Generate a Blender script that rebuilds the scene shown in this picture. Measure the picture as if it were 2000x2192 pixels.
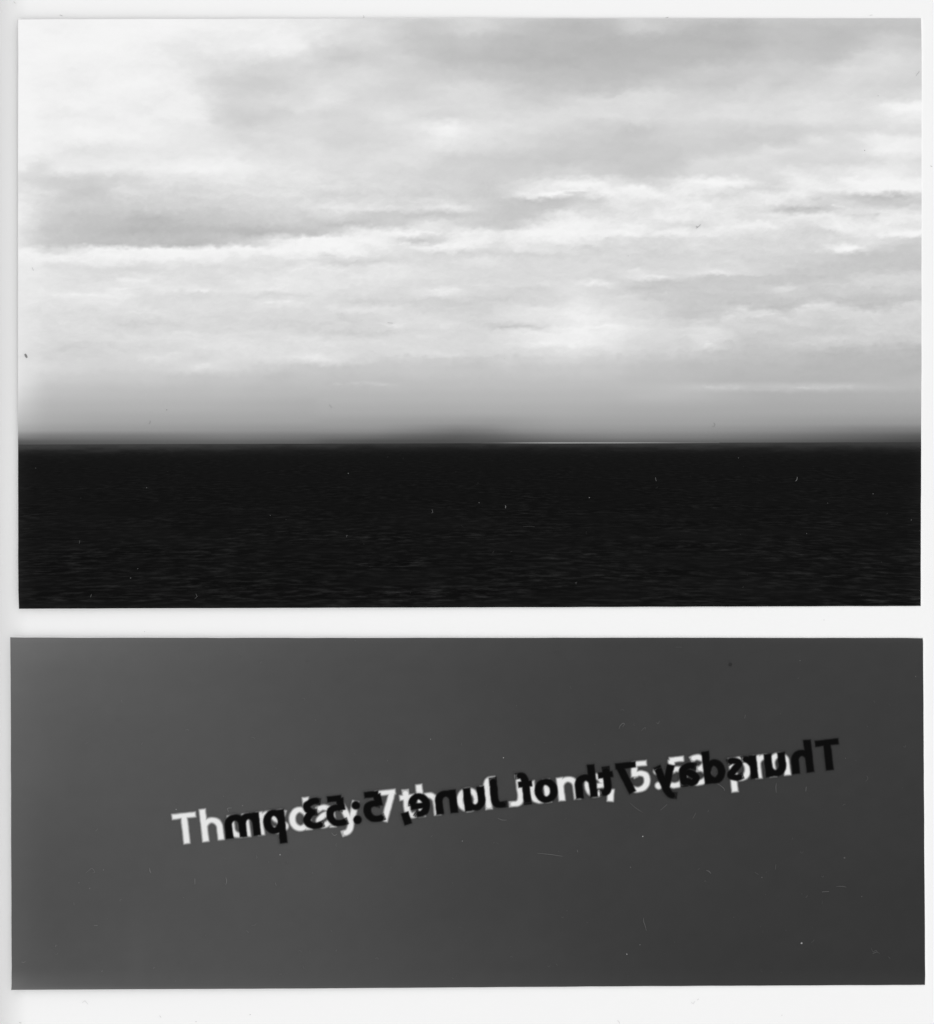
# Two black-and-white photographic prints lying on a white album page, seen from straight above.
# The upper print shows a cloudy sky over a dark sea, the lower one a date exposed twice
# (white, and mirrored in black) on a grey ground. Prints are flat things: their pictures are
# print tone on real, slightly curled sheets of paper; the light is daylight from an overcast sky.
import bpy, math
import numpy as np

scene = bpy.context.scene
for o in list(bpy.data.objects):
    bpy.data.objects.remove(o, do_unlink=True)
COL = scene.collection

# ------------------------------------------------------------------ camera, light, exposure
S = 0.000105                       # metres per scan pixel (page about 21 cm wide)
W2, H2 = 2000, 2192
def wx(x): return (np.asarray(x, float) - W2/2) * S
def wy(y): return (H2/2 - np.asarray(y, float)) * S
CAM_H = 1.2
cam = bpy.data.cameras.new('camera'); cam_o = bpy.data.objects.new('camera', cam); COL.objects.link(cam_o)
cam.sensor_fit = 'VERTICAL'; cam.sensor_height = 24.0
cam.lens = 24.0 * CAM_H / (H2*S)
cam_o.location = (0, 0, CAM_H)
cam.clip_start = 0.01; cam.clip_end = 100
scene.camera = cam_o

world = bpy.data.worlds.new('World'); scene.world = world; world.use_nodes = True
nt = world.node_tree; bg = nt.nodes['Background']
sky = nt.nodes.new('ShaderNodeTexSky'); sky.sky_type = 'NISHITA'; sky.sun_disc = False
sky.sun_elevation = math.radians(66); sky.sun_rotation = math.radians(90)
sky.air_density = 1.0; sky.dust_density = 0.5
bw = nt.nodes.new('ShaderNodeRGBToBW')      # grey overcast: the picture is black and white
nt.links.new(sky.outputs[0], bw.inputs[0]); nt.links.new(bw.outputs[0], bg.inputs['Color'])
bg.inputs['Strength'].default_value = 0.05

sun = bpy.data.lights.new('sun', 'SUN'); sun.energy = 1.5; sun.angle = math.radians(150)
sun_o = bpy.data.objects.new('sun', sun); COL.objects.link(sun_o)
sun_o.rotation_euler = (0, math.radians(24), 0)     # veiled sun high on the right, spread wide by the cloud

vs = scene.view_settings
vs.view_transform = 'Standard'; vs.look = 'None'; vs.gamma = 1.0; vs.use_curve_mapping = False
vs.exposure = 0.82
scene.render.film_transparent = False
TONE_GAIN = 1.0       # print reflectance for display white

# ------------------------------------------------------------------ noise (numpy)
def lattice(seed, n=256):
    return np.random.RandomState(seed).rand(n, n)
_L = {}
def vnoise(x, y, seed):
    if seed not in _L: _L[seed] = lattice(seed)
    L = _L[seed]; n = 256
    xi = np.floor(x).astype(int); yi = np.floor(y).astype(int)
    fx = x-xi; fy = y-yi
    fx = fx*fx*fx*(fx*(fx*6-15)+10); fy = fy*fy*fy*(fy*(fy*6-15)+10)
    a = L[yi % n, xi % n]; b = L[yi % n, (xi+1) % n]
    c = L[(yi+1) % n, xi % n]; d = L[(yi+1) % n, (xi+1) % n]
    return (a*(1-fx)+b*fx)*(1-fy) + (c*(1-fx)+d*fx)*fy
def fbm(x, y, seed, octaves=4, gain=0.5):
    t = 0; amp = 1; tot = 0
    ca, sa = math.cos(0.5), math.sin(0.5)
    for k in range(octaves):
        t = t + amp*vnoise(x, y, seed+k); tot += amp
        x, y = x*2.03+17.3, y*2.03+5.7
        amp *= gain
    return t/tot - 0.5

def interp_rows(rows, X, Y):
    """rows: {y: [(x, value), ...]}; smooth in x, monotone-ish in y"""
    ys = sorted(rows)
    xs_s = np.linspace(X.min(), X.max(), 500)
    R = []
    for y in ys:
        p = rows[y]; px = [a for a, b in p]; pv = [b for a, b in p]
        v = np.interp(xs_s, px, pv)
        k = np.exp(-0.5*(np.arange(-8, 9)/3.0)**2); k /= k.sum()
        v = np.convolve(np.pad(v, 8, 'edge'), k, 'valid')
        R.append(v)
    R = np.array(R); ys = np.array(ys, float)
    yi = np.clip(np.searchsorted(ys, Y)-1, 0, len(ys)-2)
    t = np.clip((Y-ys[yi])/(ys[yi+1]-ys[yi]), 0, 1)
    t = t*0.45 + 0.55*t*t*(3-2*t)
    fxp = np.clip((X-xs_s[0])/(xs_s[1]-xs_s[0]), 0, 498.999); xi = fxp.astype(int); f = fxp-xi
    a = R[yi, xi]*(1-f)+R[yi, xi+1]*f
    b = R[yi+1, xi]*(1-f)+R[yi+1, xi+1]*f
    return a*(1-t)+b*t

# tones read off the photograph (display levels, hexadecimal), three panels across the sky
def parse(txt):
    out = {}
    for ln in txt.strip().splitlines():
        y, rest = ln.split('|')
        out[float(y)] = [(float(p.split(':')[0]), float(int(p.split(':')[1], 16))) for p in rest.split()]
    return out
PA = parse("""
40|60:F4 120:F2 200:F6 280:F5 340:F6 420:F1 520:EE 600:EC 680:E4
60|60:F5 120:F1 200:F5 280:F5 340:F6 420:F0 520:EE 600:EC 650:EA 700:E2
100|60:F6 150:F5 280:F4 330:EF 390:E6 450:EA 520:EC 600:F1 640:EE 680:D8
140|60:F6 100:F3 150:EE 250:EF 330:ED 400:E5 460:DE 520:DC 560:D9 640:D8 700:CE
180|60:F6 100:EE 160:ED 250:F2 330:F2 390:ED 430:DE 480:D2 540:D0 580:D1 640:D8 690:DB
220|60:F5 100:F0 160:F1 250:EE 340:EA 400:EF 440:EE 460:DE 500:D6 560:D9 640:DD 680:E0
250|60:F3 100:EC 200:EC 300:ED 400:EE 440:E8 470:D8 520:D1 580:D3 640:D9 700:DA
290|60:F3 120:F0 200:F4 260:F2 330:EC 400:E3 460:E2 530:D8 560:DC 640:DD 700:DA
325|60:F3 120:E6 180:E0 240:E5 320:E7 400:E6 500:E4 580:DE 640:DD 700:DE
360|45:EC 60:E0 90:DC 130:EC 200:E8 300:EA 360:EC 480:F2 560:E6 640:E2 700:E0
385|50:DC 100:D8 160:D0 220:D4 300:DC 350:E4 420:E2 500:E8 580:E2 680:E4
410|50:E0 80:DE 140:D0 190:CA 230:D0 260:DE 320:DA 400:D8 480:DC 510:E0 600:E0 680:DE
440|50:E6 90:D6 150:CE 230:CE 300:D0 400:D4 500:D6 600:DC 680:DC
470|50:E6 90:D2 150:C8 250:C4 320:C0 400:C5 500:CC 600:D2 680:D0
495|50:D6 100:CC 150:C8 250:BE 330:BC 420:C2 500:C0 580:C2 640:C8 700:C8
520|50:DA 100:CC 150:CA 250:C6 330:C6 420:C6 500:CA 560:DE 620:EE 680:F3
535|50:EE 100:D8 150:DC 200:EC 270:F0 360:F2 450:F0 540:F0 600:F2 640:F2
550|60:F0 120:EC 200:F3 300:F2 400:F4 500:EC 560:E2 640:E8 680:F0
560|60:F0 100:EC 150:EE 200:EE 260:EE 300:E4 350:EE 400:E8 460:EE 520:E4 560:DE 640:E2 690:E2
575|60:F0 100:E6 150:E0 200:E0 250:DC 300:DC 340:E4 400:E2 450:E0 520:E2 600:E4 650:EC 690:E4
600|60:F0 100:EA 160:E0 220:E2 270:EC 310:EA 360:E6 410:E0 460:DE 510:EA 560:EC 620:F0 690:EC
620|60:EE 150:EA 210:EC 260:F0 300:E6 350:EE 400:E6 430:EE 480:E2 530:E8 580:EE 640:EC 690:E8
632|60:EE 100:ED 130:F0 200:F2 260:F0 300:E2 400:DE 500:E0 600:DC 690:E0
650|60:EC 150:E6 240:EC 290:E4 330:E0 400:DE 500:DE 560:E6 600:EA 690:DE
670|60:E6 100:E0 170:DE 240:E0 310:E4 400:DE 500:DE 600:DC 690:DE
695|60:EA 100:E0 200:E0 250:D8 300:D6 400:DC 500:DA 600:D4 690:D6
720|60:E6 100:DC 200:DE 250:DE 330:E0 400:E6 460:E4 550:DE 640:E0 690:E6
745|60:E0 100:D6 150:D2 250:D6 330:DA 400:E0 480:E6 560:E0 640:E0 690:E4
765|60:DC 100:D6 200:D4 280:D6 330:E0 390:DC 430:D4 460:DE 540:E0 620:E4 690:EC
785|60:E0 150:D4 250:D2 380:D4 440:E0 500:D6 600:CE 690:CC
810|60:DA 100:CC 200:CA 300:CA 400:C8 500:C6 600:C2 690:C4
840|60:CC 100:C0 200:BE 300:BC 500:BC 690:B8
870|60:BE 100:B4 200:B2 400:B2 600:AE 690:AC
900|60:B2 100:AA 200:A6 400:A4 690:A2
920|60:A2 100:9C 200:98 400:96 690:90
935|50:80 100:76 300:74 500:7A 690:72
947|50:58 200:5C 500:62 690:5C
956|50:50 690:50
""")
PB = parse("""
40|650:EE 700:E4 760:DE 840:D6 900:D0 1020:D8 1080:D0 1150:C8 1230:C2 1350:C8
60|650:EE 700:E6 760:DC 800:DE 840:D2 900:CC 960:D0 1020:D6 1080:CC 1150:C2 1230:BC 1350:C2
85|650:EE 700:E0 760:DC 810:DA 850:CE 900:C8 1000:C8 1100:C2 1200:BC 1300:BC
125|650:DA 700:D0 740:CC 800:D0 850:D6 900:CA 960:C2 1050:BE 1200:BC 1300:BC
160|650:D8 700:D6 780:DC 850:D6 900:D0 970:D0 1040:CA 1100:C4 1200:C0 1300:C0
190|650:DC 700:E0 740:DC 800:D8 870:D2 920:D6 980:DC 1040:DA 1100:CE 1200:C8 1300:C8
215|660:E4 700:E4 760:DA 820:DA 880:D8 960:DC 1040:DC 1100:D4 1160:CE 1230:D8 1300:DA
245|650:DA 700:D6 780:DA 830:E2 880:DC 960:D6 1040:DC 1100:DA 1180:DC 1260:DC 1340:DE
275|650:DE 720:D6 800:DA 870:E0 930:EC 970:F0 1010:E4 1080:E0 1150:DC 1220:D6 1300:D0 1350:CE
305|650:E0 700:D6 770:D4 850:DC 910:E2 960:EA 1010:E0 1080:DA 1150:D6 1220:D0 1300:CC
340|650:E0 720:DC 800:DE 870:E0 920:DC 960:D4 1040:D2 1100:CE 1200:CC 1350:CC
370|650:E2 720:DE 800:DC 870:DA 930:D2 1000:D4 1080:D2 1180:D2 1250:D8 1300:CE
395|650:E2 760:DE 850:DC 930:D6 1000:D4 1060:CE 1120:E0 1170:E8 1230:F0 1250:F4 1300:E8 1340:DC
415|650:DC 720:D8 800:DA 880:D6 960:D4 1030:CE 1080:CE 1120:E6 1180:EC 1230:D8 1260:E0 1300:F2 1350:EA
430|650:DE 720:DA 800:DC 870:DA 950:DA 1030:D2 1100:CC 1140:C8 1200:CA 1250:D4 1290:D6 1320:E6 1350:EC
445|650:E0 720:E0 800:E0 880:DC 970:E2 1010:DC 1070:CC 1130:C8 1190:CC 1230:DC 1290:D8 1350:E8
460|650:D2 720:D8 800:D2 880:CE 960:CE 1040:D0 1100:CA 1150:D0 1180:E0 1240:E6 1300:DE 1350:E2
480|650:CA 720:CA 800:CC 870:D2 916:E8 1000:D4 1080:CE 1130:DC 1200:F2 1260:F4 1320:E4
500|650:C8 720:D6 764:EC 800:EA 850:EC 890:EE 940:DC 990:EE 1060:EA 1120:EE 1170:F5 1230:F5 1290:F2 1340:E8
515|650:EE 720:F2 780:F2 830:E8 880:D2 930:D8 960:EC 1030:EE 1060:E4 1130:EE 1190:F0 1230:EC 1290:DE 1340:E0
530|650:F4 740:F4 800:EC 860:E2 910:E8 960:F0 1010:E8 1060:DC 1120:E8 1160:E6 1210:DE 1300:DA
545|650:EC 700:E2 760:EC 800:E4 860:E0 930:D8 1000:DA 1100:D8 1200:D8 1300:DA
560|650:E6 720:D8 780:D8 860:DE 920:DA 1000:E2 1030:E4 1100:DC 1200:DC 1300:DC
575|660:EA 710:EE 760:E0 810:EE 850:EA 920:E2 1000:DE 1100:DC 1200:E0 1300:DA
595|650:E6 690:F0 720:E6 780:F0 830:EC 900:E8 960:DE 1050:DA 1150:DA 1250:DC 1330:D8
610|650:EC 700:E8 780:E6 850:E0 920:DE 1000:DE 1100:DA 1180:E0 1230:E0 1270:EC 1300:EA 1350:D6
621|650:EC 720:E0 780:E6 850:DC 920:E8 950:F0 1000:E0 1100:D4 1180:D4 1240:E0 1300:D6
645|650:E6 720:DC 800:D6 900:D6 1000:D4 1100:D4 1180:D8 1240:E2 1300:DC
662|650:DE 740:E4 800:E6 860:E0 950:D4 1050:D6 1110:E2 1180:E6 1250:E6 1330:E2
680|650:DE 740:D4 800:D8 880:E2 950:DC 1020:D6 1100:E0 1180:E8 1250:EA 1330:E8
700|650:DC 740:D6 810:D8 840:E6 900:E0 960:E2 1020:D8 1080:CE 1140:D6 1200:E6 1280:E8 1320:EE
712|650:DA 740:D2 820:D4 880:DC 960:D8 1020:D8 1080:DC 1130:EA 1190:EE 1250:EE 1330:EA
735|650:E4 720:E4 780:DE 850:DC 950:D8 1030:DA 1100:E2 1150:EC 1200:F0 1250:EA 1330:E2
755|650:E4 720:E2 780:D8 860:DC 950:DC 1000:D4 1080:D8 1150:DC 1200:DE 1300:D8
768|650:EA 700:EC 740:DC 800:D2 900:D2 1000:CE 1100:D0 1200:D2 1340:CE
790|650:CC 750:C8 850:CA 950:C8 1050:C8 1200:C8 1340:C8
824|650:C0 900:BE 1000:C0 1200:BE 1340:C0
850|650:B6 1340:B6
880|650:AC 900:AA 1200:AC 1340:AA
905|650:9E 850:9A 950:97 1050:96 1200:A0 1340:A0
914|650:97 800:95 900:8C 980:85 1050:8A 1100:93 1200:99 1340:9A
922|650:8E 800:8B 900:80 980:76 1050:7C 1100:88 1200:91 1340:92
935|650:72 780:6E 880:62 980:5A 1060:63 1130:70 1200:79 1340:80
945|650:5E 800:50 950:4C 1080:54 1200:62 1340:68
956|650:48 1340:50
""")
PC = parse("""
40|1300:CC 1370:D2 1420:CC 1500:C8 1580:C4 1650:CA 1800:C6 1960:C8
60|1300:C8 1370:D0 1420:C8 1500:C0 1580:BC 1650:C4 1720:C4 1800:C0 1870:C4 1960:C6
90|1300:BE 1400:BE 1500:BC 1590:BA 1650:C4 1720:C2 1780:C0 1840:C4 1900:D2 1960:CE
120|1300:BC 1400:BE 1500:C0 1580:C4 1660:C8 1740:C4 1790:C4 1840:D4 1900:DC 1960:D6
150|1300:BE 1380:C2 1450:C6 1520:CC 1600:CE 1680:D2 1750:CE 1800:DC 1870:DE 1920:DA 1960:D8
180|1300:C2 1360:C8 1430:CE 1500:CC 1560:CA 1620:D2 1680:CE 1740:D6 1800:DA 1880:D8 1940:D4 1970:D4
205|1300:D2 1350:DC 1400:DC 1450:D4 1520:D4 1600:DA 1660:D8 1730:DE 1800:DA 1880:D8 1920:DA 1970:E0
230|1300:DC 1360:DE 1420:DC 1480:D8 1560:DC 1640:DC 1720:E0 1780:E0 1840:DE 1890:E8 1920:F4 1970:F6
250|1300:DA 1360:DC 1420:D8 1480:DC 1560:DE 1640:DC 1720:E0 1780:E2 1850:DE 1920:E8 1970:EE
280|1300:CC 1360:C8 1400:CE 1480:D6 1560:D2 1640:D2 1700:D2 1760:D8 1830:DA 1900:E0 1970:DE
300|1300:CC 1350:CA 1420:D0 1500:D2 1560:CE 1640:D0 1700:D0 1740:E2 1800:DC 1870:EA 1920:EE 1970:EA
320|1300:CA 1400:CC 1460:CE 1520:D0 1600:D2 1640:E0 1690:DC 1760:DC 1840:E0 1880:F0 1940:EC 1970:EA
345|1300:CC 1380:CA 1450:CA 1500:DA 1560:DC 1640:DE 1700:D8 1780:DA 1840:DC 1900:E0 1930:E6 1970:DE
370|1300:CE 1380:CC 1450:D0 1500:DC 1540:DE 1600:DC 1650:DC 1700:E8 1760:E0 1820:EA 1880:EE 1940:E8 1970:E4
390|1300:EE 1340:DC 1380:D6 1430:DA 1490:F0 1530:F2 1570:EE 1620:DE 1660:D8 1690:EA 1720:EE 1780:E4 1820:F4 1900:F6 1960:F2
405|1300:F4 1370:F2 1420:E0 1470:EC 1520:EA 1560:E2 1640:DA 1680:E0 1720:EC 1780:E8 1840:EE 1920:F2 1965:F2
420|1310:E2 1360:F2 1400:F0 1440:E8 1490:EA 1540:DA 1570:DC 1620:E6 1680:EC 1730:EC 1760:DE 1820:D4 1880:CC 1930:CE 1970:E0
435|1310:EA 1360:E0 1410:E4 1460:EC 1520:E8 1560:E0 1600:E6 1660:E6 1720:DE 1760:D2 1800:DC 1850:D2 1900:CE 1960:D2
450|1300:E2 1360:E0 1410:E8 1460:EC 1520:E6 1600:E0 1660:D6 1700:CE 1750:D0 1800:DA 1850:DC 1900:E0 1960:E2
465|1300:EA 1350:E4 1410:EC 1470:EC 1530:E4 1600:E0 1660:E6 1720:E2 1780:E8 1830:E0 1900:E8 1960:E8
485|1300:F0 1350:EE 1400:E4 1480:DE 1540:E8 1600:EE 1660:E8 1720:DA 1760:E6 1800:EC 1870:EC 1940:E4
500|1300:EE 1340:EE 1390:E4 1430:F0 1480:E8 1540:E6 1600:E2 1680:DA 1740:D8 1800:DC 1870:E8 1930:EE 1970:EE
515|1300:E4 1370:DE 1440:DE 1500:DE 1580:DC 1660:DA 1740:D8 1800:DC 1860:E0 1920:D8 1970:D2
532|1300:DC 1400:D8 1480:DE 1560:DA 1650:DA 1740:D8 1800:EC 1830:EE 1860:D6 1920:CE 1970:CC
550|1300:DC 1400:D8 1500:DA 1600:D8 1700:D4 1780:D0 1850:CC 1970:C8
570|1300:D8 1400:D8 1480:DC 1560:DC 1620:DA 1680:D2 1740:CC 1850:CC 1970:CA
585|1300:DC 1360:E4 1400:E0 1470:DC 1530:E8 1560:E2 1620:D6 1700:CC 1800:CC 1880:CE 1970:D2
592|1300:DA 1400:EA 1440:DC 1500:D2 1560:CE 1700:CA 1780:CC 1850:D2 1970:D6
605|1300:DE 1360:D4 1420:CC 1500:CC 1600:CC 1680:CA 1750:D0 1850:D4 1970:D6
618|1300:D8 1380:CC 1480:CA 1600:CC 1680:D8 1720:D0 1800:D0 1900:D0 1970:CE
640|1300:E0 1350:DC 1400:D0 1500:CA 1600:CA 1700:CC 1800:CA 1900:C8 1970:CC
658|1300:E0 1400:D4 1480:CA 1560:CC 1590:D4 1640:CC 1700:CA 1740:DA 1790:D8 1850:CA 1920:D0 1970:DA
675|1300:E4 1400:D6 1480:CA 1530:CE 1580:D6 1640:DA 1680:CE 1720:DA 1780:D4 1850:D8 1900:D4 1970:D6
690|1300:E8 1380:E2 1430:D6 1500:D2 1560:D6 1620:D2 1700:D8 1760:D0 1850:D4 1970:D4
705|1300:EC 1360:E6 1420:E0 1480:DC 1515:E6 1560:D4 1640:D4 1720:D0 1800:CE 1870:D4 1970:D2
725|1300:E4 1380:DC 1450:D6 1510:E0 1550:DC 1600:CC 1680:CC 1760:D2 1840:D2 1970:CC
740|1300:DC 1400:D2 1470:D4 1515:DC 1560:CC 1620:C8 1700:CC 1760:CC 1850:C6 1970:C2
760|1300:D4 1400:CA 1500:CA 1600:C4 1700:C2 1800:BE 1970:BC
790|1300:C8 1400:C2 1500:C0 1600:BC 1800:BA 1970:B8
815|1300:C0 1400:BE 1500:BC 1600:B8 1700:B8 1850:B8 1970:BC
828|1300:BE 1400:BE 1480:C2 1560:C4 1600:BE 1680:C0 1800:C4 1840:BE 1970:BA
845|1300:B8 1430:BC 1500:B8 1650:B0 1970:B2
880|1300:AA 1600:A8 1970:A6
905|1300:A0 1500:A0 1700:9A 1970:96
920|1300:96 1500:92 1700:8A 1850:7E 1970:7A
935|1300:80 1500:7C 1700:6E 1850:62 1970:58
945|1300:68 1500:66 1700:5C 1970:48
956|1300:50 1970:40
""")

# thin wisps: (x0, y0, x1, y1, half thickness, gain in levels)
WISPS = [(1120,424,1240,408,3,14),(1240,412,1262,414,2,-16),(1200,421,1250,408,3,10),
 (715,824,845,822,3,7),(1495,828,1590,831,2.5,6),(1600,836,1710,838,3,4),(1740,831,1820,829,2,8),(1690,832,1750,832,2,7),
 (590,581,690,572,2,8),(560,649,630,645,2,8),(660,575,740,575,2.5,8),(130,631,300,632,2.5,6),
 (850,499,980,499,2,7),(870,519,910,517,3,-8),(855,522,880,523,2,10),(905,528,1000,524,4,7),
 (1060,704,1175,698,2.5,-9),(1175,704,1290,699,2.5,8),(810,691,850,698,1.6,9),(1000,612,1070,612,2,6),
 (920,621,975,621,2.5,6),(1260,606,1300,608,3,6),(400,622,450,619,3,7),(290,770,380,757,3,6),(420,784,450,782,4,9),
 (1508,742,1530,728,3.5,12),(1668,618,1705,616,2.5,7),(1790,533,1838,531,3,8),(1780,441,1808,441,2.5,14),
 (1690,450,1780,446,4,-7),(1660,452,1700,449,3,-6),(1800,425,1970,424,6,-4),(1820,461,1900,459,2,-8),
 (1880,502,1970,499,3,6),(1470,392,1570,392,5,6),(1355,402,1380,402,3,8),(1735,428,1760,424,3,-5),
 (640,515,700,512,4,8),(690,548,720,546,2,-5),(480,600,560,605,3,5),(250,598,320,602,2.5,7),(230,618,290,616,2,6),
 (340,620,380,622,2.5,6),(1380,590,1430,592,3,7),(1340,580,1370,581,2,6),(1520,583,1560,584,3,7),(1640,640,1700,642,2,3),
 (1300,580,1330,578,2,4),(660,768,700,770,3,8),(600,728,720,724,3,4),(1160,733,1200,736,3,6),(1280,700,1330,700,2.5,8),
 (1545,688,1572,672,4,7),(1566,668,1600,664,5,9),(1604,668,1625,676,4,7),(1625,672,1660,674,5,9),(1664,680,1690,684,4,6),(1694,672,1722,656,5,9),
 (1718,655,1775,656,5,10),(1778,660,1830,668,4,8),(1835,666,1890,670,4,6),(1895,666,1930,654,5,8),(1925,652,1972,645,5,8),(1480,690,1530,684,4,6),
 (1560,650,1640,655,7,-5),(1640,655,1700,664,6,-5),(1785,645,1890,655,7,-5)]

HOR = 949.0
def blur(v, r):
    k = np.exp(-0.5*(np.arange(-2*r, 2*r+1)/r)**2); k /= k.sum()
    p = np.pad(v, 2*r, 'edge')
    p = sum(k[i]*p[i:i+v.shape[0], :] for i in range(4*r+1))
    return sum(k[i]*p[:, i:i+v.shape[1]] for i in range(4*r+1))
def sky_tone(X, Y):
    wxn = fbm(X/70., Y/32., 11, 4); wyn = fbm(X/55.+40, Y/26.+9, 23, 4)
    damp = np.clip((880-Y)/120., 0, 1)
    w3 = fbm(X/17., Y/9., 31, 3); w4 = fbm(X/13.+7, Y/8.+3, 37, 3)
    X2 = X + (26*wxn + 14*w3)*damp; Y2 = Y + (13*wyn + 9*w4)*damp
    a = interp_rows(PA, X2, Y2); b = interp_rows(PB, X2, Y2); c = interp_rows(PC, X2, Y2)
    t1 = np.clip((X-650)/50., 0, 1); t2 = np.clip((X-1300)/50., 0, 1)
    t1 = t1*t1*(3-2*t1); t2 = t2*t2*(3-2*t2)
    v = a*(1-t1)+b*t1; v = v*(1-t2)+c*t2
    # fine torn texture of the cloud layer, stretched along the horizon lower down
    low = np.clip((Y-525)/60., 0, 1)*np.clip((800-Y)/80., 0, 1)
    v = v + damp*(7*fbm(X2/60., Y2/26., 41, 4) + 5*low*fbm(X2/46., Y2/7., 57, 3))
    # ragged fine detail, strongest where the cloud deck is breaking up
    deck = 0.35+0.65*smooth01((Y-340)/90.)*smooth01((800-Y)/60.)
    tear = fbm(X2/26., Y2/10., 61, 5, 0.62)
    v = v + damp*deck*(11*tear*smooth01((v-196)/30.) + 4*fbm(X2/9., Y2/5., 67, 3, 0.6))
    for x0, y0, x1, y1, h, g in WISPS:
        m = (X > min(x0, x1)-60) & (X < max(x0, x1)+60) & (Y > min(y0, y1)-7*h-12) & (Y < max(y0, y1)+7*h+12)
        if not m.any(): continue
        xx = X[m]; yy = Y[m]+8*wyn[m]
        L = math.hypot(x1-x0, y1-y0); ux, uy = (x1-x0)/L, (y1-y0)/L
        t = ((xx-x0)*ux+(yy-y0)*uy)/L; d = -(xx-x0)*uy+(yy-y0)*ux
        fall = np.clip((t+0.18)/0.36, 0, 1)*np.clip((1.18-t)/0.36, 0, 1)
        fall = fall*fall*(3-2*fall)
        d = d + 7*w4[m]; brk = np.clip(0.55+2.6*fbm(xx/20., yy/6., 77, 3), 0, 1.5)
        v[m] += 0.95*g*fall*np.exp(-0.5*(d/h)**2)*brk
    # sun behind the haze: soft upright bloom
    v = v + 8*np.exp(-0.5*((X-1235)/85.)**2-0.5*((Y-705)/48.)**2) + 7*np.exp(-0.5*((X-1240)/26.)**2-0.5*((Y-690)/60.)**2)
    # light bleeding in from the left margin of the print
    e = np.exp(-np.clip(X-40, 0, None)/22.)*np.clip((Y-330)/150., 0, 1)*np.clip((940-Y)/130., 0, 1)
    v = v + e*(240-v)*0.55
    if X.shape[0] > 50:                       # crisper cloud edges and more contrast above the haze
        v = v + damp*(0.10*(v-226) + 0.55*(v-blur(v, 5)))
    lowdeck = smooth01((Y-540)/40.)*damp
    v = v - lowdeck*0.34*np.maximum(v-214, 0)
    v = np.where(v > 232, 232+15*np.tanh((v-232)/15.), v)       # shoulder of the print's tone curve
    return np.clip(v, 60, 247)

# ------------------------------------------------------------------ the shapes of the two prints
def poly(pts):
    xs = [p[0] for p in pts]; ys = [p[1] for p in pts]
    return lambda q: np.interp(q, xs, ys)
SEA_PRINT = dict(
    top=poly([(40,43),(650,41.2),(1000,40),(1971,39.5)]), bottom=poly([(42,1302.8),(650,1301),(1000,1300.2),(1971,1297.2)]),
    left=poly([(40,40.5),(500,40),(900,40),(1200,40.5),(1260,41),(1302,42.3)]), right=poly([(40,1971.5),(120,1973),(700,1973),(1297,1971)]),
    x0=40, x1=1972, y0=41, y1=1300, lift=lambda t, v: 0.20+1.05*(1-t)**2.0 + 0.40*(np.abs(2*v-1)**6)*(0.3+0.7*(1-t)) - 0.08*t)
CAPTION_PRINT = dict(
    top=poly([(24,1363.8),(160,1364.8),(700,1365.2),(1300,1365),(1940,1365.4),(1972,1366.2)]), bottom=poly([(26,2117.6),(700,2115),(1300,2111),(1980,2108)]),
    left=poly([(1364,23.6),(1450,24.2),(2000,26),(2100,26.6),(2118,26)]), right=poly([(1366,1975.5),(1372,1976.3),(2095,1980.6),(2108,1980)]),
    x0=24, x1=1979, y0=1364.5, y1=2113, lift=lambda t, v: 0.24+0.95*(1-t)**2.0 + 0.34*(np.abs(2*v-1)**6)*(0.3+0.7*(1-t)) - 0.06*t)
def ragged(q, seed):   # trimmed edges are never quite straight
    return 0.8*fbm(q/60., q*0+seed, 300+seed, 3)
def sheet_xy(P, U, V, grow=0.0):
    X0 = P['x0']+(P['x1']-P['x0'])*U; Y0 = P['y0']+(P['y1']-P['y0'])*V
    xl = P['left'](Y0)-grow+ragged(Y0, 1); xr = P['right'](Y0)+grow+ragged(Y0, 2)
    yt = P['top'](X0)-grow+ragged(X0, 3); yb = P['bottom'](X0)+grow+ragged(X0, 4)
    return xl+(xr-xl)*U, yt+(yb-yt)*V
def sheet_z(P, U, V):
    return P['lift'](U, V)*1e-3
def z_at(P, X, Y, off):
    U = np.clip((X-P['x0'])/(P['x1']-P['x0']), 0, 1); V = np.clip((Y-P['y0'])/(P['y1']-P['y0']), 0, 1)
    return sheet_z(P, U, V)+off
PAPER = 0.00022

# ------------------------------------------------------------------ materials
def mat(name):
    m = bpy.data.materials.new(name); m.use_nodes = True
    return m, m.node_tree, m.node_tree.nodes['Principled BSDF']
def tone_to_linear(nt, sock):
    a = nt.nodes.new('ShaderNodeMath'); a.operation = 'ADD'; a.inputs[1].default_value = 0.055
    nt.links.new(sock, a.inputs[0])
    b = nt.nodes.new('ShaderNodeMath'); b.operation = 'MULTIPLY'; b.inputs[1].default_value = 1/1.055
    nt.links.new(a.outputs[0], b.inputs[0])
    c = nt.nodes.new('ShaderNodeMath'); c.operation = 'POWER'; c.inputs[1].default_value = 2.4
    nt.links.new(b.outputs[0], c.inputs[0])
    d = nt.nodes.new('ShaderNodeMath'); d.operation = 'MULTIPLY'; d.inputs[1].default_value = TONE_GAIN
    nt.links.new(c.outputs[0], d.inputs[0])
    return d.outputs[0]
def noise(nt, vec, scale, detail=2.0, rough=0.5):
    n = nt.nodes.new('ShaderNodeTexNoise'); n.inputs['Scale'].default_value = scale
    n.inputs['Detail'].default_value = detail; n.inputs['Roughness'].default_value = rough
    if vec is not None: nt.links.new(vec, n.inputs['Vector'])
    return n.outputs['Fac']
def math_node(nt, op, a, b):
    n = nt.nodes.new('ShaderNodeMath'); n.operation = op
    for i, s in enumerate((a, b)):
        if isinstance(s, (int, float)): n.inputs[i].default_value = s
        else: nt.links.new(s, n.inputs[i])
    return n.outputs[0]
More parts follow.
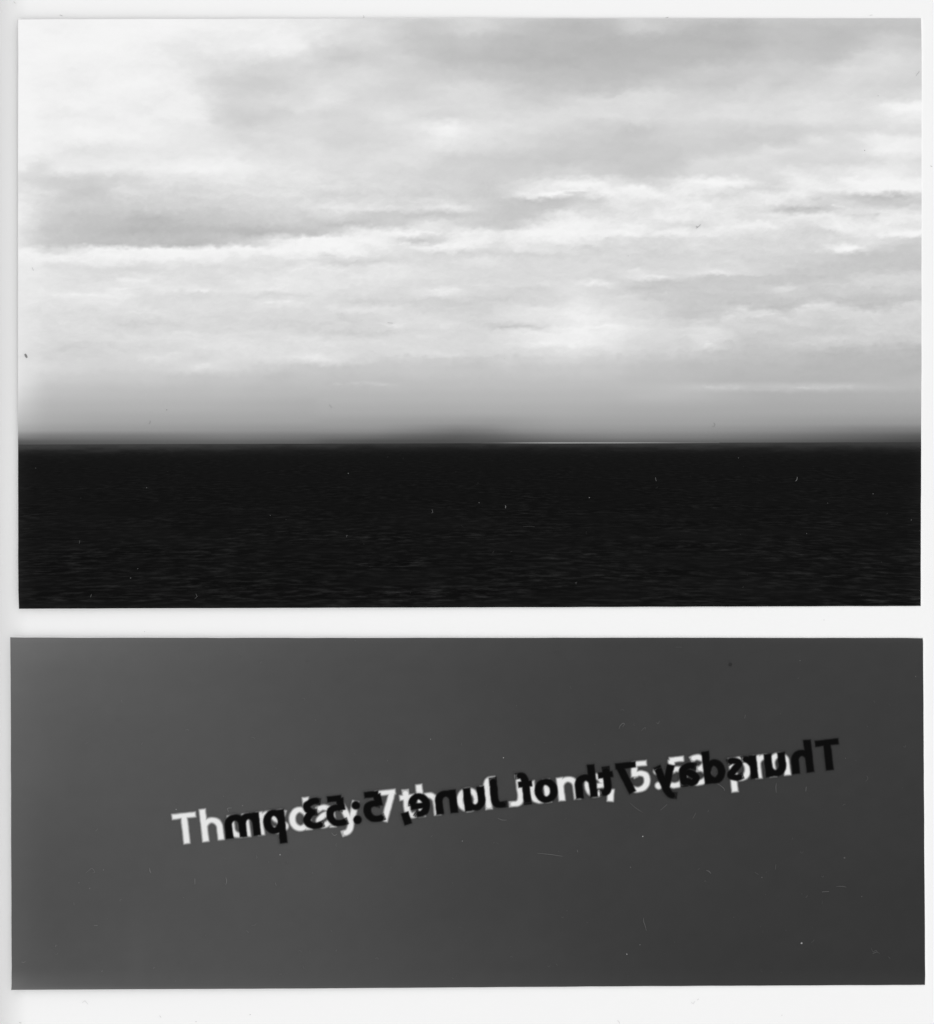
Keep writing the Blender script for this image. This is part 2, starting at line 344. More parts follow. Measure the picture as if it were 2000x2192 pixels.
def emulsion(name, grain=0.014, waves=False):
    """silver print: tone attribute (display level) with film grain, satin gelatine surface"""
    m, nt, b = mat(name)
    at = nt.nodes.new('ShaderNodeAttribute'); at.attribute_name = 'tone'
    v = at.outputs['Fac']
    tc = nt.nodes.new('ShaderNodeTexCoord')
    g = math_node(nt, 'SUBTRACT', noise(nt, tc.outputs['Object'], 3600, 1.0), 0.5)
    v = math_node(nt, 'ADD', v, math_node(nt, 'MULTIPLY', g, grain))
    if waves:
        wc = nt.nodes.new('ShaderNodeAttribute'); wc.attribute_name = 'wave_coord'
        wa = nt.nodes.new('ShaderNodeAttribute'); wa.attribute_name = 'wave_gain'
        n1 = noise(nt, wc.outputs['Vector'], 1.0, 4.0, 0.62)
        n2 = noise(nt, wc.outputs['Vector'], 0.13, 3.0, 0.6)
        w = math_node(nt, 'SUBTRACT', n1, 0.5)
        pk = math_node(nt, 'MULTIPLY', math_node(nt, 'MAXIMUM', w, -0.06), 1.0)
        patch = math_node(nt, 'MAXIMUM', math_node(nt, 'MULTIPLY', math_node(nt, 'SUBTRACT', n2, 0.28), 3.0), 0.3)
        w2 = math_node(nt, 'MULTIPLY', math_node(nt, 'MULTIPLY', pk, patch), wa.outputs['Fac'])
        v = math_node(nt, 'ADD', v, w2)
    v = math_node(nt, 'MAXIMUM', v, 0.02)
    nt.links.new(tone_to_linear(nt, v), b.inputs['Base Color'])
    b.inputs['Roughness'].default_value = 0.45
    b.inputs['Specular IOR Level'].default_value = 0.03
    bp = nt.nodes.new('ShaderNodeBump'); bp.inputs['Strength'].default_value = 0.02; bp.inputs['Distance'].default_value = 0.0001
    nt.links.new(noise(nt, tc.outputs['Object'], 900, 2.0), bp.inputs['Height']); nt.links.new(bp.outputs[0], b.inputs['Normal'])
    return m
def paper(name, col, var=0.012, scale=180):
    m, nt, b = mat(name)
    tc = nt.nodes.new('ShaderNodeTexCoord')
    g = math_node(nt, 'SUBTRACT', noise(nt, tc.outputs['Object'], scale, 5.0, 0.6), 0.5)
    v = math_node(nt, 'ADD', math_node(nt, 'MULTIPLY', g, var), col)
    nt.links.new(v, b.inputs['Base Color'])
    b.inputs['Roughness'].default_value = 0.8; b.inputs['Specular IOR Level'].default_value = 0.05
    bp = nt.nodes.new('ShaderNodeBump'); bp.inputs['Strength'].default_value = 0.03; bp.inputs['Distance'].default_value = 0.0002
    nt.links.new(noise(nt, tc.outputs['Object'], 700, 3.0), bp.inputs['Height']); nt.links.new(bp.outputs[0], b.inputs['Normal'])
    return m
M_SKY = emulsion('silver_print_sky', 0.016)
M_SEA = emulsion('silver_print_sea', 0.010, waves=True)
M_GREY = emulsion('silver_print_grey', 0.008)
M_INK = emulsion('silver_print_lettering', 0.008)
M_DUST = emulsion('dust', 0.0)
M_CORE = paper('print_paper_white', 0.80)
M_PAGE = paper('album_page_white', 0.905, 0.014, 60)
M_TABLE = paper('painted_tabletop', 0.78, 0.05, 14)

# ------------------------------------------------------------------ mesh helpers
def link(name, me, m, parent=None):
    o = bpy.data.objects.new(name, me); COL.objects.link(o); me.materials.append(m)
    if parent is not None: o.parent = parent
    return o
def grid_mesh(name, X, Y, Z, attrs=None, keep=None, smooth=True):
    """X, Y in scan pixels (2-D arrays), Z metres"""
    ny, nx = X.shape
    co = np.empty((ny*nx, 3), np.float32); co[:, 0] = wx(X).ravel(); co[:, 1] = wy(Y).ravel(); co[:, 2] = Z.ravel()
    i = np.arange(ny*nx).reshape(ny, nx)
    q = np.stack([i[1:, :-1], i[1:, 1:], i[:-1, 1:], i[:-1, :-1]], -1).reshape(-1, 4)   # facing up
    if keep is not None:
        q = q[keep.ravel()]
        used = np.unique(q); remap = np.full(ny*nx, -1); remap[used] = np.arange(len(used))
        q = remap[q]; co = co[used]
        attrs = {k: a.reshape(-1, *a.shape[2:])[used] for k, a in (attrs or {}).items()}
    else:
        attrs = {k: a.reshape(-1, *a.shape[2:]) for k, a in (attrs or {}).items()}
    me = bpy.data.meshes.new(name)
    me.vertices.add(len(co)); me.vertices.foreach_set('co', co.ravel())
    me.loops.add(q.size); me.loops.foreach_set('vertex_index', q.ravel().astype(np.int32))
    me.polygons.add(len(q)); me.polygons.foreach_set('loop_start', np.arange(0, q.size, 4, dtype=np.int32))
    me.polygons.foreach_set('loop_total', np.full(len(q), 4, np.int32))
    if smooth: me.polygons.foreach_set('use_smooth', np.ones(len(q), bool))
    me.update(calc_edges=True)
    for k, a in attrs.items():
        if a.ndim == 1:
            t = me.attributes.new(k, 'FLOAT', 'POINT'); t.data.foreach_set('value', a.astype(np.float32))
        else:
            t = me.attributes.new(k, 'FLOAT_VECTOR', 'POINT'); t.data.foreach_set('vector', a.astype(np.float32).ravel())
    return me
def uv(nx, ny, u0=0., u1=1., v0=0., v1=1.):
    return np.meshgrid(np.linspace(u0, u1, nx), np.linspace(v0, v1, ny))
def empty(name, label, cat, x, y):
    o = bpy.data.objects.new(name, None); COL.objects.link(o)
    o.empty_display_size = 0.02; o['label'] = label; o['category'] = cat
    return o

def paper_base(P, parent):
    """the sheet of paper itself: curled slab, cut edges leaning out a hair so the white core shows"""
    nx, ny = 90, 60
    U, V = uv(nx, ny)
    X, Y = sheet_xy(P, U, V); Xb, Yb = sheet_xy(P, U, V, 1.1)
    Zt = sheet_z(P, U, V); Zb = Zt-PAPER
    top = np.stack([wx(X), wy(Y), Zt], -1).reshape(-1, 3); bot = np.stack([wx(Xb), wy(Yb), Zb], -1).reshape(-1, 3)
    n = nx*ny; i = np.arange(n).reshape(ny, nx)
    f = []
    for r in range(ny-1):
        for c in range(nx-1):
            f.append((i[r+1, c], i[r+1, c+1], i[r, c+1], i[r, c]))
            f.append((n+i[r, c], n+i[r, c+1], n+i[r+1, c+1], n+i[r+1, c]))
    ring = list(i[0, :])+list(i[1:, -1])+list(i[-1, ::-1][1:])+list(i[::-1, 0][1:-1])
    for a, b in zip(ring, ring[1:]+ring[:1]):
        f.append((a, b, b+n, a+n))
    me = bpy.data.meshes.new('paper_base')
    me.from_pydata(np.concatenate([top, bot]).tolist(), [], [tuple(int(k) for k in q) for q in f]); me.update()
    return link('paper_base', me, M_CORE, parent)

# ------------------------------------------------------------------ the page and what it lies on
def smooth01(t):
    t = np.clip(t, 0, 1); return t*t*(3-2*t)
RB = 95.                                   # left edge of the board, rounded off to darken that margin, scan pixels
ang = np.linspace(math.pi/2, 0, 22)
prof = [(60-RB*math.sin(t), -(RB-RB*math.cos(t))) for t in ang] + [(x, 0.) for x in np.linspace(120, 2380, 24)] + [(2400, -3.), (2405, -12.)]
DEPTH = -165.
ysb = [-424, -420] + list(np.linspace(-410, 2610, 30)) + [2620, 2624]
bv = []; bf = []
for j, y in enumerate(ysb):
    k = 1 if j in (0, len(ysb)-1) else 0
    for (x, d) in prof: bv.append((float(wx(x)), float(wy(y)), (d-5*k)*S))
    bv.append((float(wx(2405)), float(wy(y)), DEPTH*S)); bv.append((float(wx(60-RB)), float(wy(y)), DEPTH*S))
m_ = len(prof)+2
for j in range(len(ysb)-1):
    for i in range(m_):
        a0 = j*m_+i; a1 = j*m_+(i+1) % m_
        bf.append((a0, a0+m_, a1+m_, a1))
bf.append(tuple(range(m_))); bf.append(tuple(range(len(bv)-1, len(bv)-m_-1, -1)))
page = bpy.data.meshes.new('backing_board'); page.from_pydata(bv, [], bf)
page.polygons.foreach_set('use_smooth', np.array([len(p.vertices) == 4 for p in page.polygons])); page.update()
po = link('backing_board', page, M_PAGE)
po['label'] = 'white board carrying the two prints, left edge rounded to shade its margin'; po['category'] = 'board'

tb = 0.9
tme = bpy.data.meshes.new('tabletop')
v = [(-tb, -tb, -0.0174), (tb, -tb, -0.0174), (tb, tb, -0.0174), (-tb, tb, -0.0174),
     (-tb, -tb, -0.05), (tb, -tb, -0.05), (tb, tb, -0.05), (-tb, tb, -0.05)]
tme.from_pydata(v, [], [(0, 1, 2, 3), (7, 6, 5, 4), (0, 4, 5, 1), (1, 5, 6, 2), (2, 6, 7, 3), (3, 7, 4, 0)])
to = link('tabletop', tme, M_TABLE); to['kind'] = 'structure'

# ------------------------------------------------------------------ upper print: sky above sea
sp = empty('seascape_print', 'upper black and white print of a cloudy sky over a dark sea', 'photo print', 1000, 670)
paper_base(SEA_PRINT, sp)
vh = (HOR-SEA_PRINT['y0'])/(SEA_PRINT['y1']-SEA_PRINT['y0'])
U, V = uv(840, 396, 0, 1, 0, vh)
X, Y = sheet_xy(SEA_PRINT, U, V)
tone = sky_tone(X, Y)/255.
so = link('printed_sky', grid_mesh('printed_sky', X, Y, sheet_z(SEA_PRINT, U, V)+0.00003, {'tone': tone}), M_SKY, sp)
so['label'] = 'printed sky of layered grey and white clouds darkening to the horizon'

U, V = uv(500, 220, 0, 1, vh, 1)
X, Y = sheet_xy(SEA_PRINT, U, V)
vd = np.clip(Y-HOR, 0, None)
wid = np.interp(X, [40, 300, 700, 950, 1200, 1500, 1700, 1973], [15, 13, 9, 6, 7, 8, 9, 11])
vm = vd + 9*fbm(X/34., Y/5., 401, 4, 0.6) + 5*fbm(X/160., Y/20., 411, 2)
near = 0.88/(1+np.exp((vm-wid)/5.5)) + 0.12*np.exp(-vd/45.)
hx = np.interp(X, [40, 300, 700, 950, 1100, 1300, 1500, 1700, 1973], [68, 68, 66, 60, 64, 66, 66, 64, 62])
base = 13.0 + (hx-13.0)*near + 1.5*np.clip((vd-150)/200., 0, 1)
base = base + (13*np.maximum(fbm(X/150., Y/16., 421, 5, 0.62), -0.12)+1.0)*np.clip((vd-30)/160., 0, 1)
edge = np.exp(-np.abs(X-40)/16.)+0.7*np.exp(-np.abs(1972-X)/16.)+0.7*np.exp(-np.abs(SEA_PRINT['bottom'](X)-Y)/5.)
base = base + 11*edge*np.clip(vd/40., 0, 1)
wc = np.stack([(X-1000)/(vd+90.)*8.5, 64*np.log(vd+70.), np.zeros_like(X)], -1)
gain = (0.15+0.38*np.clip(vd/320., 0, 1)**1.1)*np.clip(vd/25., 0, 1)
seo = link('printed_sea', grid_mesh('printed_sea', X, Y, sheet_z(SEA_PRINT, U, V)+0.00003,
           {'tone': base/255., 'wave_coord': wc, 'wave_gain': gain}), M_SEA, sp)
seo['label'] = 'printed near black sea with faint rows of ripples'

# bright thread of light along the horizon
U, V = uv(160, 7, (1030-40)/1932., (1540-40)/1932., vh-2.4/1259., vh+1.0/1259.)
X, Y = sheet_xy(SEA_PRINT, U, V)
along = np.interp(X, [1030, 1070, 1120, 1180, 1240, 1320, 1400, 1460, 1540], [0, .2, .65, 1, .95, .85, .6, .2, 0])
across = np.exp(-0.5*((Y-948.1)/0.85)**2)
back = np.where(Y < HOR, sky_tone(X, Y), 64.)
t = back + (170-back)*along*across
go = link('horizon_glint', grid_mesh('horizon_glint', X, Y, sheet_z(SEA_PRINT, U, V)+0.00006, {'tone': t/255.}), M_INK, seo)
go['label'] = 'thin bright line of light on the horizon'

# ------------------------------------------------------------------ lower print: the date, twice
cp = empty('caption_print', 'lower dark grey print with a date in white and mirrored black lettering', 'photo print', 1000, 1740)
paper_base(CAPTION_PRINT, cp)
CARD = parse("""
1364|25:70 160:66 400:5C 700:53 1000:49 1300:42 1600:3F 1976:42
1378|25:6A 160:61 400:58 700:4F 1000:46 1300:3F 1600:3C 1976:3C
1450|25:65 100:5D 400:54 700:4C 1000:44 1300:3E 1600:3B 1970:3B
1600|25:5E 160:54 400:51 700:4B 1000:43 1300:3D 1600:3A 1976:39
1800|25:58 100:50 300:4F 500:4E 700:4C 1000:42 1300:3C 1600:38 1976:37
1950|30:55 100:4D 300:4E 500:4D 700:4A 1000:41 1300:3A 1600:37 1980:34
2070|30:58 60:52 160:4F 300:50 700:4C 1000:43 1300:3B 1600:36 1980:33
2108|30:68 60:5E 160:56 300:54 700:4E 1000:46 1300:3E 1600:38 1980:38
2118|30:6C 300:60 1000:50 1980:44
""")
def card_tone(X, Y):
    return interp_rows(CARD, X, Y) + 2.4*fbm(X/26., Y/22., 95, 4) + 3.0*fbm(X/240., Y/170., 91, 4) + 1.4*np.exp(-0.5*((X-290-0.02*(Y-1900))/14.)**2)*np.clip((Y-1900)/120., 0, 1)
U, V = uv(260, 110)
X, Y = sheet_xy(CAPTION_PRINT, U, V)
co_ = link('printed_grey', grid_mesh('printed_grey', X, Y, sheet_z(CAPTION_PRINT, U, V)+0.00003, {'tone': card_tone(X, Y)/255.}), M_GREY, cp)
co_['label'] = 'dark grey printed ground, paler towards the left'

# letter shapes as strokes: baseline 0, x-height XH, cap height CH (scan pixels)
XH, CH, AS, DE = 50., 66., 70., -23.
def catmull(P, n=8):
    P = [np.array(p, float) for p in P]; P = [2*P[0]-P[1]]+P+[2*P[-1]-P[-2]]
    out = []
    for k in range(1, len(P)-2):
        for j in range(n):
            t = j/n; a, b, c, d = P[k-1], P[k], P[k+1], P[k+2]
            out.append(0.5*((2*b)+(c-a)*t+(2*a-5*b+4*c-d)*t*t+(3*b-a-3*c+d)*t**3))
    out.append(P[-2]); return np.array(out)
def arc(cx, cy, rx, ry, a0, a1, n=20):
    a = np.radians(np.linspace(a0, a1, n)); return np.stack([cx+rx*np.cos(a), cy+ry*np.sin(a)], 1)
def glyph(ch, h):
    """returns (strokes, dots); h is half the stroke width"""
    hv = 0.8*h            # level strokes are thinner than stems
    A = lambda *p: np.array(p, float)
    def arch(xl, xr):
        rx = (xr-xl)/2; ry = min(rx, 17)
        return np.concatenate([arc(xl+rx, XH-hv-ry, rx, ry, 180, 0), A((xr, 0))])
    if ch == 'T': return [A((0, CH-hv), (51, CH-hv)), A((25.5, 0), (25.5, CH))], []
    if ch == 'h': W = 47; return [A((h, 0), (h, AS)), arch(h, W-h)], []
    if ch == 'n': W = 47; return [A((h, 0), (h, XH)), arch(h, W-h)], []
    if ch == 'm': W = 76; return [A((h, 0), (h, XH)), arch(h, W/2), arch(W/2, W-h)], []
    if ch == 'u':
        W = 46; rx = (W-2*h)/2
        return [A((W-h, 0), (W-h, XH)), np.concatenate([A((h, XH)), arc(W/2, hv+16, rx, 16, 180, 360)])], []
    if ch == 'r': return [A((h, 0), (h, XH)), arc(h+20, XH-hv-20, 20, 20.5, 180, 78)], []
    if ch == 's': W = 37; return [catmull([(W-4, XH-10), (W*.56, XH-hv), (h+.5, XH*.74), (W*.5, XH*.5), (W-h-.5, XH*.26), (W*.44, hv), (2, 10)])], []
    if ch in 'dpo':
        W = 47 if ch != 'o' else 50; rx = (W-2*h)/2
        b = [arc(W/2, XH/2, rx, XH/2-hv+.6, 0, 360, 40)]
        if ch == 'd': b.append(A((W-h, 0), (W-h, AS)))
        if ch == 'p': b.append(A((h, DE), (h, XH)))
        return b, []
    if ch == 'a':
        W = 43
        return [catmull([(5, XH-10), (W*.45, XH-hv), (W-h-1.5, XH-13), (W-h, XH-24), (W-h, 0)]),
                catmull([(W-h, 29), (W*.5, 28.5), (h+.5, 17), (W*.38, hv), (W-h, 15)])], []
    if ch == 'y': W = 47; return [A((h, XH), (W/2+2, 2)), catmull([(W-h, XH), (W/2+3, 8), (W*.38, -12), (3, -17)])], []
    if ch == '7': return [A((0, CH-hv), (44, CH-hv)), A((44-h, CH-hv), (13, 0))], []
    if ch == 't': return [catmull([(14, 62), (14, 40), (14, 16), (20, hv+.5), (32, hv+1)]), A((0, XH-hv+1), (32, XH-hv+1))], []
    if ch == 'f': return [catmull([(14, 0), (14, 30), (14, 50), (20, 62), (34, 63)]), A((0, XH-hv+1), (30, XH-hv+1))], []
    if ch == 'J': W = 33; return [catmull([(W-h, CH), (W-h, 40), (W-h, 15), (W-h-8, hv), (0, hv)])], []
    if ch == 'e':
        W = 47; rx = (W-2*h)/2
        return [arc(W/2, XH/2, rx, XH/2-hv+.4, 0, 310, 36), A((h, XH/2-1.5), (W-h+3, XH/2-1.5))], []
    if ch == ',': return [A((9, 13), (4, -13))], []
    if ch == ':': return [], [(9, 9), (9, XH-10)]
    if ch == '5': return [k_*A((1.1, 1)) for k_ in [A((9, CH-hv), (37, CH-hv)), A((13, CH-hv), (10.5, 33)), catmull([(8, 36), (20, 40), (32, 35), (34, 21), (27, 9), (14, hv), (2, 9.5)])]], []
    if ch == '3': return [k_*A((1.1, 1)) for k_ in [catmull([(4, CH-10), (16, CH-hv), (30, CH-13), (30, 43), (22, 36), (13, 35)]), catmull([(13, 35.5), (26, 33.5), (34, 20), (27, 9), (14, hv), (2, 9.5)])]], []
TEXT = [('T', 0), ('h', 59), ('u', 117), ('r', 179), ('s', 209), ('d', 248), ('a', 304), ('y', 354), ('7', 437), ('t', 488), ('h', 525),
        ('o', 609), ('f', 662), ('J', 720), ('u', 765), ('n', 826), ('e', 884), (',', 931), ('5', 981), (':', 1033), ('5', 1061), ('3', 1112),
        ('p', 1196), ('m', 1250)]
def sdf(ch, h, x, y):
    st, dots = glyph(ch, h); d = np.full(x.shape, 1e3)
    for p in st:
        run = np.concatenate([[0], np.cumsum(np.hypot(*np.diff(p, axis=0).T))])
        for k in range(len(p)-1):
            (ax, ay), (bx, by) = p[k], p[k+1]; L = math.hypot(bx-ax, by-ay)
            if L < 1e-6: continue
            ux, uy = (bx-ax)/L, (by-ay)/L
            hs = h*(0.8+0.2*abs(uy))
            t = (x-ax)*ux+(y-ay)*uy; n = np.abs(-(x-ax)*uy+(y-ay)*ux)-hs
            e = np.abs(t-L/2)-L/2                      # flat cut ends
            d = np.minimum(d, np.where((n > 0) & (e > 0), np.hypot(np.maximum(n, 0), np.maximum(e, 0)), np.maximum(n, e)))
            if k > 0 and (min(run[k], run[-1]-run[k]) > h or np.allclose(p[0], p[-1])): d = np.minimum(d, np.hypot(x-ax, y-ay)-hs)
    for (cx, cy) in dots: d = np.minimum(d, np.hypot(x-cx, y-cy)-h*1.12)
    return d
def ink_spread(u, v): return 1.3*fbm(u/9., v/9., 201, 3)      # light creeping unevenly under the mask
def cover(d, soft): return smooth01(0.5-d/(2*soft))
TH = math.radians(6.5); CT, ST = math.cos(TH), math.sin(TH)
WO = (375.9, 1808.5); BO = (1802.0, 1645.5)
HW, HB = 7.0, 8.2; SOFTW, SOFTB = 3.4, 2.6
def white_uv(X, Y):  dx, dy = X-WO[0], Y-WO[1]; return dx*CT-dy*ST, -(dx*ST+dy*CT)
def black_uv(X, Y):  dx, dy = X-BO[0], Y-BO[1]; return -(dx*CT-dy*ST), -(dx*ST+dy*CT)
def line_cover(X, Y, f, h, soft):
    u, v = f(X, Y); c = np.zeros(X.shape)
    for ch, p in TEXT:
        m = (u > p-12) & (u < p+92) & (v > -40) & (v < 90)
        if m.any(): c[m] = np.maximum(c[m], cover(sdf(ch, h, u[m]-p, v[m])+ink_spread(u[m], v[m]+(300 if f is black_uv else 0)), soft))
    return c
NAMES = {'7': 'figure', '5': 'figure', '3': 'figure', ',': 'comma', ':': 'colon'}
WIDE = {'T': 51, 'h': 47, 'u': 46, 'r': 36, 's': 37, 'd': 47, 'a': 43, 'y': 47, '7': 44, 't': 33, 'o': 50, 'f': 35, 'J': 33, 'n': 47, 'e': 47, ',': 18, '5': 45, ':': 18, '3': 45, 'p': 47, 'm': 76}
def letters(f, h, soft, layer, white):
    for i, (ch, p) in enumerate(TEXT):
        lo = -30 if ch in 'yp,' else -7; hi = 80 if ch in 'ThdtfJ753' else 60
        us = np.arange(p-8, p+WIDE[ch]+9, 1.6); vs_ = np.arange(lo, hi, 1.6)
        UU, VV = np.meshgrid(us, vs_[::-1])
        if white: X = WO[0]+UU*CT-VV*ST; Y = WO[1]-UU*ST-VV*CT
        else:
            UU = UU[:, ::-1]; X = BO[0]-UU*CT-VV*ST; Y = BO[1]+UU*ST-VV*CT
        c = cover(sdf(ch, h, UU-p, VV)+ink_spread(UU, VV+(0 if white else 300)), soft)
        tone = card_tone(X, Y); wcov = line_cover(X, Y, white_uv, HW, SOFTW)
        tone = tone + (229-tone)*wcov
        if not white: tone = tone + (5-tone)*line_cover(X, Y, black_uv, HB, SOFTB)
        f4 = np.maximum(np.maximum(c[:-1, :-1], c[1:, :-1]), np.maximum(c[:-1, 1:], c[1:, 1:]))
        me = grid_mesh('letter', X, Y, z_at(CAPTION_PRINT, X, Y, layer+1.2e-6*i), {'tone': tone/255.}, keep=f4 > 0.02)
        nm = NAMES.get(ch, 'letter')
        o = link(nm, me, M_INK, cp)
        o['label'] = ('soft white %s %s' if white else 'mirrored black %s %s') % (nm if nm in ('letter', 'figure') else 'mark', ch if nm in ('letter', 'figure') else nm)
letters(white_uv, HW, SOFTW, 0.00006, True)
letters(black_uv, HB, SOFTB, 0.00010, False)

# ------------------------------------------------------------------ dust, lint and specks
class Dust:
    def __init__(s): s.v = []; s.f = []; s.t = []
    def ribbon(s, pts, w, tone, zf):
        pts = np.array(pts, float); n = len(pts); b = len(s.v)
        d = np.gradient(pts, axis=0); d /= np.maximum(np.hypot(d[:, 0], d[:, 1])[:, None], 1e-6)
        nn = np.stack([-d[:, 1], d[:, 0]], 1)
        for k in range(n):
            ww = w*(0.35+0.65*math.sin(math.pi*(k+0.5)/n))
            for sg in (-1, 1):
                q = pts[k]+sg*nn[k]*ww/2; s.v.append((float(wx(q[0])), float(wy(q[1])), float(zf(q[0], q[1])))); s.t.append(tone)
        for k in range(n-1):
            a = b+2*k; s.f.append((a, a+1, a+3, a+2))
    def speck(s, x, y, r, tone, zf, rnd):
        b = len(s.v); m = 6
        for k in range(m):
            a = 2*math.pi*k/m; rr = r*rnd.uniform(0.6, 1.2)
            s.v.append((float(wx(x+rr*math.cos(a))), float(wy(y+rr*math.sin(a))), float(zf(x, y)))); s.t.append(tone)
        s.f.append(tuple(range(b+m-1, b-1, -1)))
    def hair(s, x, y, L, tone, w, zf, rnd, curl=1.0):
        a = rnd.uniform(0, 6.28); k = rnd.uniform(-1, 1)*curl; pts = []; n = 7
        for i in range(n):
            pts.append((x, y)); x += L/n*math.cos(a); y += L/n*math.sin(a); a += k*0.5+rnd.uniform(-.3, .3)
        s.ribbon(pts, w, tone, zf)
    def build(s, parent, label):
        me = bpy.data.meshes.new('dust'); me.from_pydata(s.v, [], s.f); me.update()
        t = me.attributes.new('tone', 'FLOAT', 'POINT'); t.data.foreach_set('value', np.array(s.t, np.float32)/255.)
        o = link('dust', me, M_DUST, parent); o['kind'] = 'stuff'; o['label'] = label
rnd = np.random.RandomState(5)
# on the seascape
D = Dust(); zf = lambda x, y: z_at(SEA_PRINT, np.float64(x), np.float64(y), 0.00009)
D.ribbon([(55, 758), (57, 762), (59, 766)], 5, 130, zf)
for x, y, r, t in [(358, 877.5, 1.2, 90), (1851, 322, 1.2, 110), (1880, 205, 1.2, 165), (1869, 1057, 1.2, 136), (315, 1044, 1.2, 120), (296, 1217, 1.2, 120),
                   (281, 1237, 1.2, 136), (579, 1103, 1.2, 104), (746, 1013, 1.2, 150), (1026, 1076, 1.2, 120), (1262, 1065, 1.2, 150), (1581, 980, 1.2, 120),
                   (1951, 1113, 1.4, 120), (1727, 1142, 1.2, 110), (78, 1002, 1.1, 110), (1772, 1077, 1.2, 90), (1345, 548, 1.2, 190), (820, 936, 1.2, 120), (1080, 768, 1.4, 195)]:
    D.speck(x, y, r*0.9, t*(0.8 if y > 950 else 1), zf, rnd)
D.ribbon([(1490, 489), (1494, 486), (1498, 483), (1500, 480)], 1.6, 178, zf)
D.ribbon([(1490, 484), (1494, 487)], 1.8, 180, zf)
D.ribbon([(1961, 163), (1964, 158), (1967, 155), (1968, 152)], 1.3, 180, zf)
D.ribbon([(1082, 1082), (1083, 1085), (1082, 1088)], 1.5, 115, zf)
D.ribbon([(323, 901), (322, 905), (320, 908)], 1.4, 140, zf)
D.ribbon([(1528, 905), (1531, 909), (1529, 913), (1525, 913)], 1.4, 142, zf)
D.ribbon([(70, 573), (73, 580)], 1.6, 205, zf); D.ribbon([(830, 691), (841, 692)], 1.4, 190, zf); D.ribbon([(705, 866), (711, 873)], 1.3, 160, zf)
D.ribbon([(1707, 1021), (1706, 1027), (1703, 1030)], 1.3, 110, zf); D.ribbon([(1403, 1022), (1405, 1030)], 1.2, 90, zf); D.ribbon([(1120, 1127), (1134, 1126.4), (1145, 1127.5)], 1.1, 52, zf)
D.ribbon([(743, 1150), (742, 1146), (745, 1146)], 1.2, 80, zf); D.ribbon([(197, 1272), (195, 1278)], 1.4, 80, zf); D.ribbon([(420, 1271), (423, 1277), (418, 1281)], 1.3, 80, zf)
D.ribbon([(1233, 1250), (1235, 1246), (1231, 1248)], 1.3, 75, zf); D.ribbon([(925, 1090), (927, 1097), (924, 1098)], 1.4, 80, zf); D.ribbon([(172, 1157), (171, 1163)], 1.5, 75, zf)
for k in range(34):
    x, y = rnd.uniform(60, 1950), rnd.uniform(980, 1290)
    if rnd.rand() < .6: D.speck(x, y, rnd.uniform(.5, .9), rnd.uniform(42, 66), zf, rnd)
    else: D.hair(x, y, rnd.uniform(4, 9), rnd.uniform(36, 52), rnd.uniform(.7, 1.1), zf, rnd)
D.build(sp, 'tiny specks and hairs of dust on the seascape')
# on the caption print
D = Dust(); zf = lambda x, y: z_at(CAPTION_PRINT, np.float64(x), np.float64(y), 0.00014)
for x, y, r, t in [(1716, 2018.5, 2.4, 150), (1342, 2042, 1.3, 150), (1370, 2022, 1.2, 130), (378, 1732, 1.3, 150), (1078, 1622, 1.4, 170), (1376, 1790, 1.4, 170), (1810, 1623, 1.2, 100),
                   (600, 1829, 1.5, 140), (922, 1582, 1.2, 140), (830, 1628, 1.1, 110), (1808, 1836, 2.2, 90), (1350, 1856, 1.3, 110), (1631, 1878, 1.1, 110), (1845, 1919, 1.3, 90), (1713, 1414, 1.2, 110),
                   (1960, 1448, 1.2, 120), (193, 1901, 1.8, 105), (1571, 1963, 1.1, 90), (990, 1800, 1.3, 120), (520, 1724, 1.6, 110), (170, 1889, 1.3, 110), (1562, 1416, 1.6, 60), (1563, 1423, 4.5, 46)]:
    D.speck(x, y, r, t, zf, rnd)
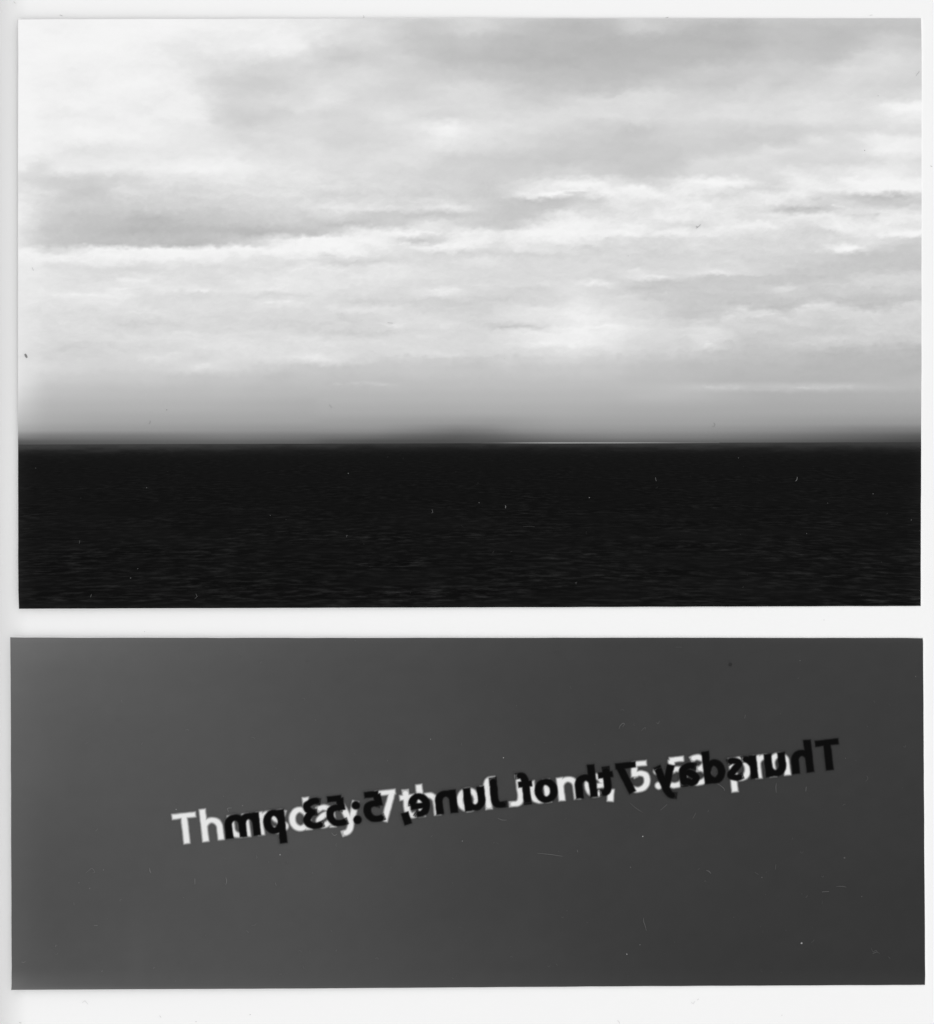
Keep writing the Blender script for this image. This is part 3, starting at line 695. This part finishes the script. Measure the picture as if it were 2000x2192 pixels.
HAIRS = [[(1325, 1560), (1328, 1553), (1334, 1548), (1337, 1550), (1333, 1556)], [(1373, 1565), (1377, 1560), (1382, 1557), (1381, 1562)], [(1405, 1546), (1409, 1549), (1412, 1543)],
         [(185, 1868), (192, 1862), (198, 1858), (204, 1866), (198, 1868)], [(321, 1857), (322, 1864), (324, 1868)], [(418, 1880), (418, 1892)], [(484, 1877), (486, 1886), (484, 1893)],
         [(1378, 1964), (1378, 1972), (1381, 1981), (1384, 1992)], [(1865, 2029), (1869, 2037), (1875, 2034), (1878, 2038), (1884, 2041)], [(1868, 2041), (1878, 2037)],
         [(1536, 1678), (1542, 1681), (1550, 1688), (1551, 1693)], [(1662, 1676), (1661, 1686), (1662, 1697)], [(1726, 1684), (1725, 1694)], [(1515, 1738), (1517, 1734), (1516, 1738)],
         [(1348, 1718), (1362, 1730), (1376, 1739)], [(1414, 1734), (1428, 1722)], [(1066, 1751), (1075, 1755), (1085, 1755)], [(710, 1782), (716, 1788), (722, 1785)],
         [(490, 1738), (488, 1730), (497, 1729)], [(1150, 1826), (1180, 1829), (1205, 1833)], [(1790, 1897), (1803, 1897), (1812, 1899)], [(1760, 1909), (1775, 1908)],
         [(47, 2058), (52, 2059), (56, 2057)], [(202, 1980), (210, 1980)], [(538, 1980), (545, 1980), (550, 1976)], [(590, 1889), (592, 1896)], [(549, 1830), (551, 1835), (549, 1837)],
         [(1512, 1863), (1518, 1865), (1522, 1870)], [(1616, 1867), (1624, 1872)], [(159, 1931), (160, 1937)], [(1596, 1530), (1594, 1538)], [(1236, 1819), (1237, 1824)], [(1446, 1385), (1460, 1385)],
         [(1660, 1861), (1661, 1850)], [(1855, 1660), (1858, 1666), (1853, 1673)], [(1870, 1500), (1873, 1504)], [(760, 1370), (762, 1372)], [(1490, 1740), (1483, 1752)]]
for p in HAIRS:
    x, y = p[0]; bt = float(card_tone(np.array([[x]], float), np.array([[y]], float))[0, 0]) if False else 82-26*min(1, x/1400)
    D.ribbon(catmull(p, 3) if len(p) > 2 else p, 1.5, bt+rnd.uniform(20, 44), zf)
for k in range(230):
    x = 60+1890*rnd.rand()**0.8; y = rnd.uniform(1385, 2100)
    uu, vv = white_uv(x, y)
    if -20 < uu < 1460 and -40 < vv < 90: continue
    bt = 84-30*min(1, x/1400)
    if rnd.rand() < .55: D.speck(x, y, rnd.uniform(.5, 1.0), bt+rnd.uniform(10, 38), zf, rnd)
    else: D.hair(x, y, rnd.uniform(4, 13), bt+rnd.uniform(10, 30), rnd.uniform(.8, 1.4), zf, rnd, 1.5)
D.build(cp, 'tiny specks and hairs of dust on the grey print')
# on the page
D = Dust(); zf = lambda x, y: 0.00006
for p, t in [([(30, 2), (31, 6), (35, 7)], 214), ([(128, 32), (134, 34)], 200), ([(345, 2178), (342, 2174)], 215), ([(176, 2147), (182, 2142), (189, 2150)], 222), ([(1480, 2145), (1484, 2149), (1488, 2143)], 224),
             ([(1496, 2138), (1493, 2141)], 220), ([(1322, 2184), (1326, 2188), (1327, 2192)], 226), ([(778, 33), (780, 37), (777, 38)], 210), ([(1423, 39), (1431, 37)], 200), ([(1862, 33), (1868, 32)], 222), ([(41, 2189), (46, 2190)], 205),
             ([(1992, 355), (1996, 357)], 205)]:
    D.ribbon(p, 1.8, t, zf)
for x, y, r in [(536, 2172, 1.5), (420, 2187, 1.2), (1764, 1327, 1.2), (1674, 2173, 1.2), (310, 1352, 1.1)]: D.speck(x, y, r, 200, zf, rnd)
D.build(po, 'faint specks of dust on the white page')
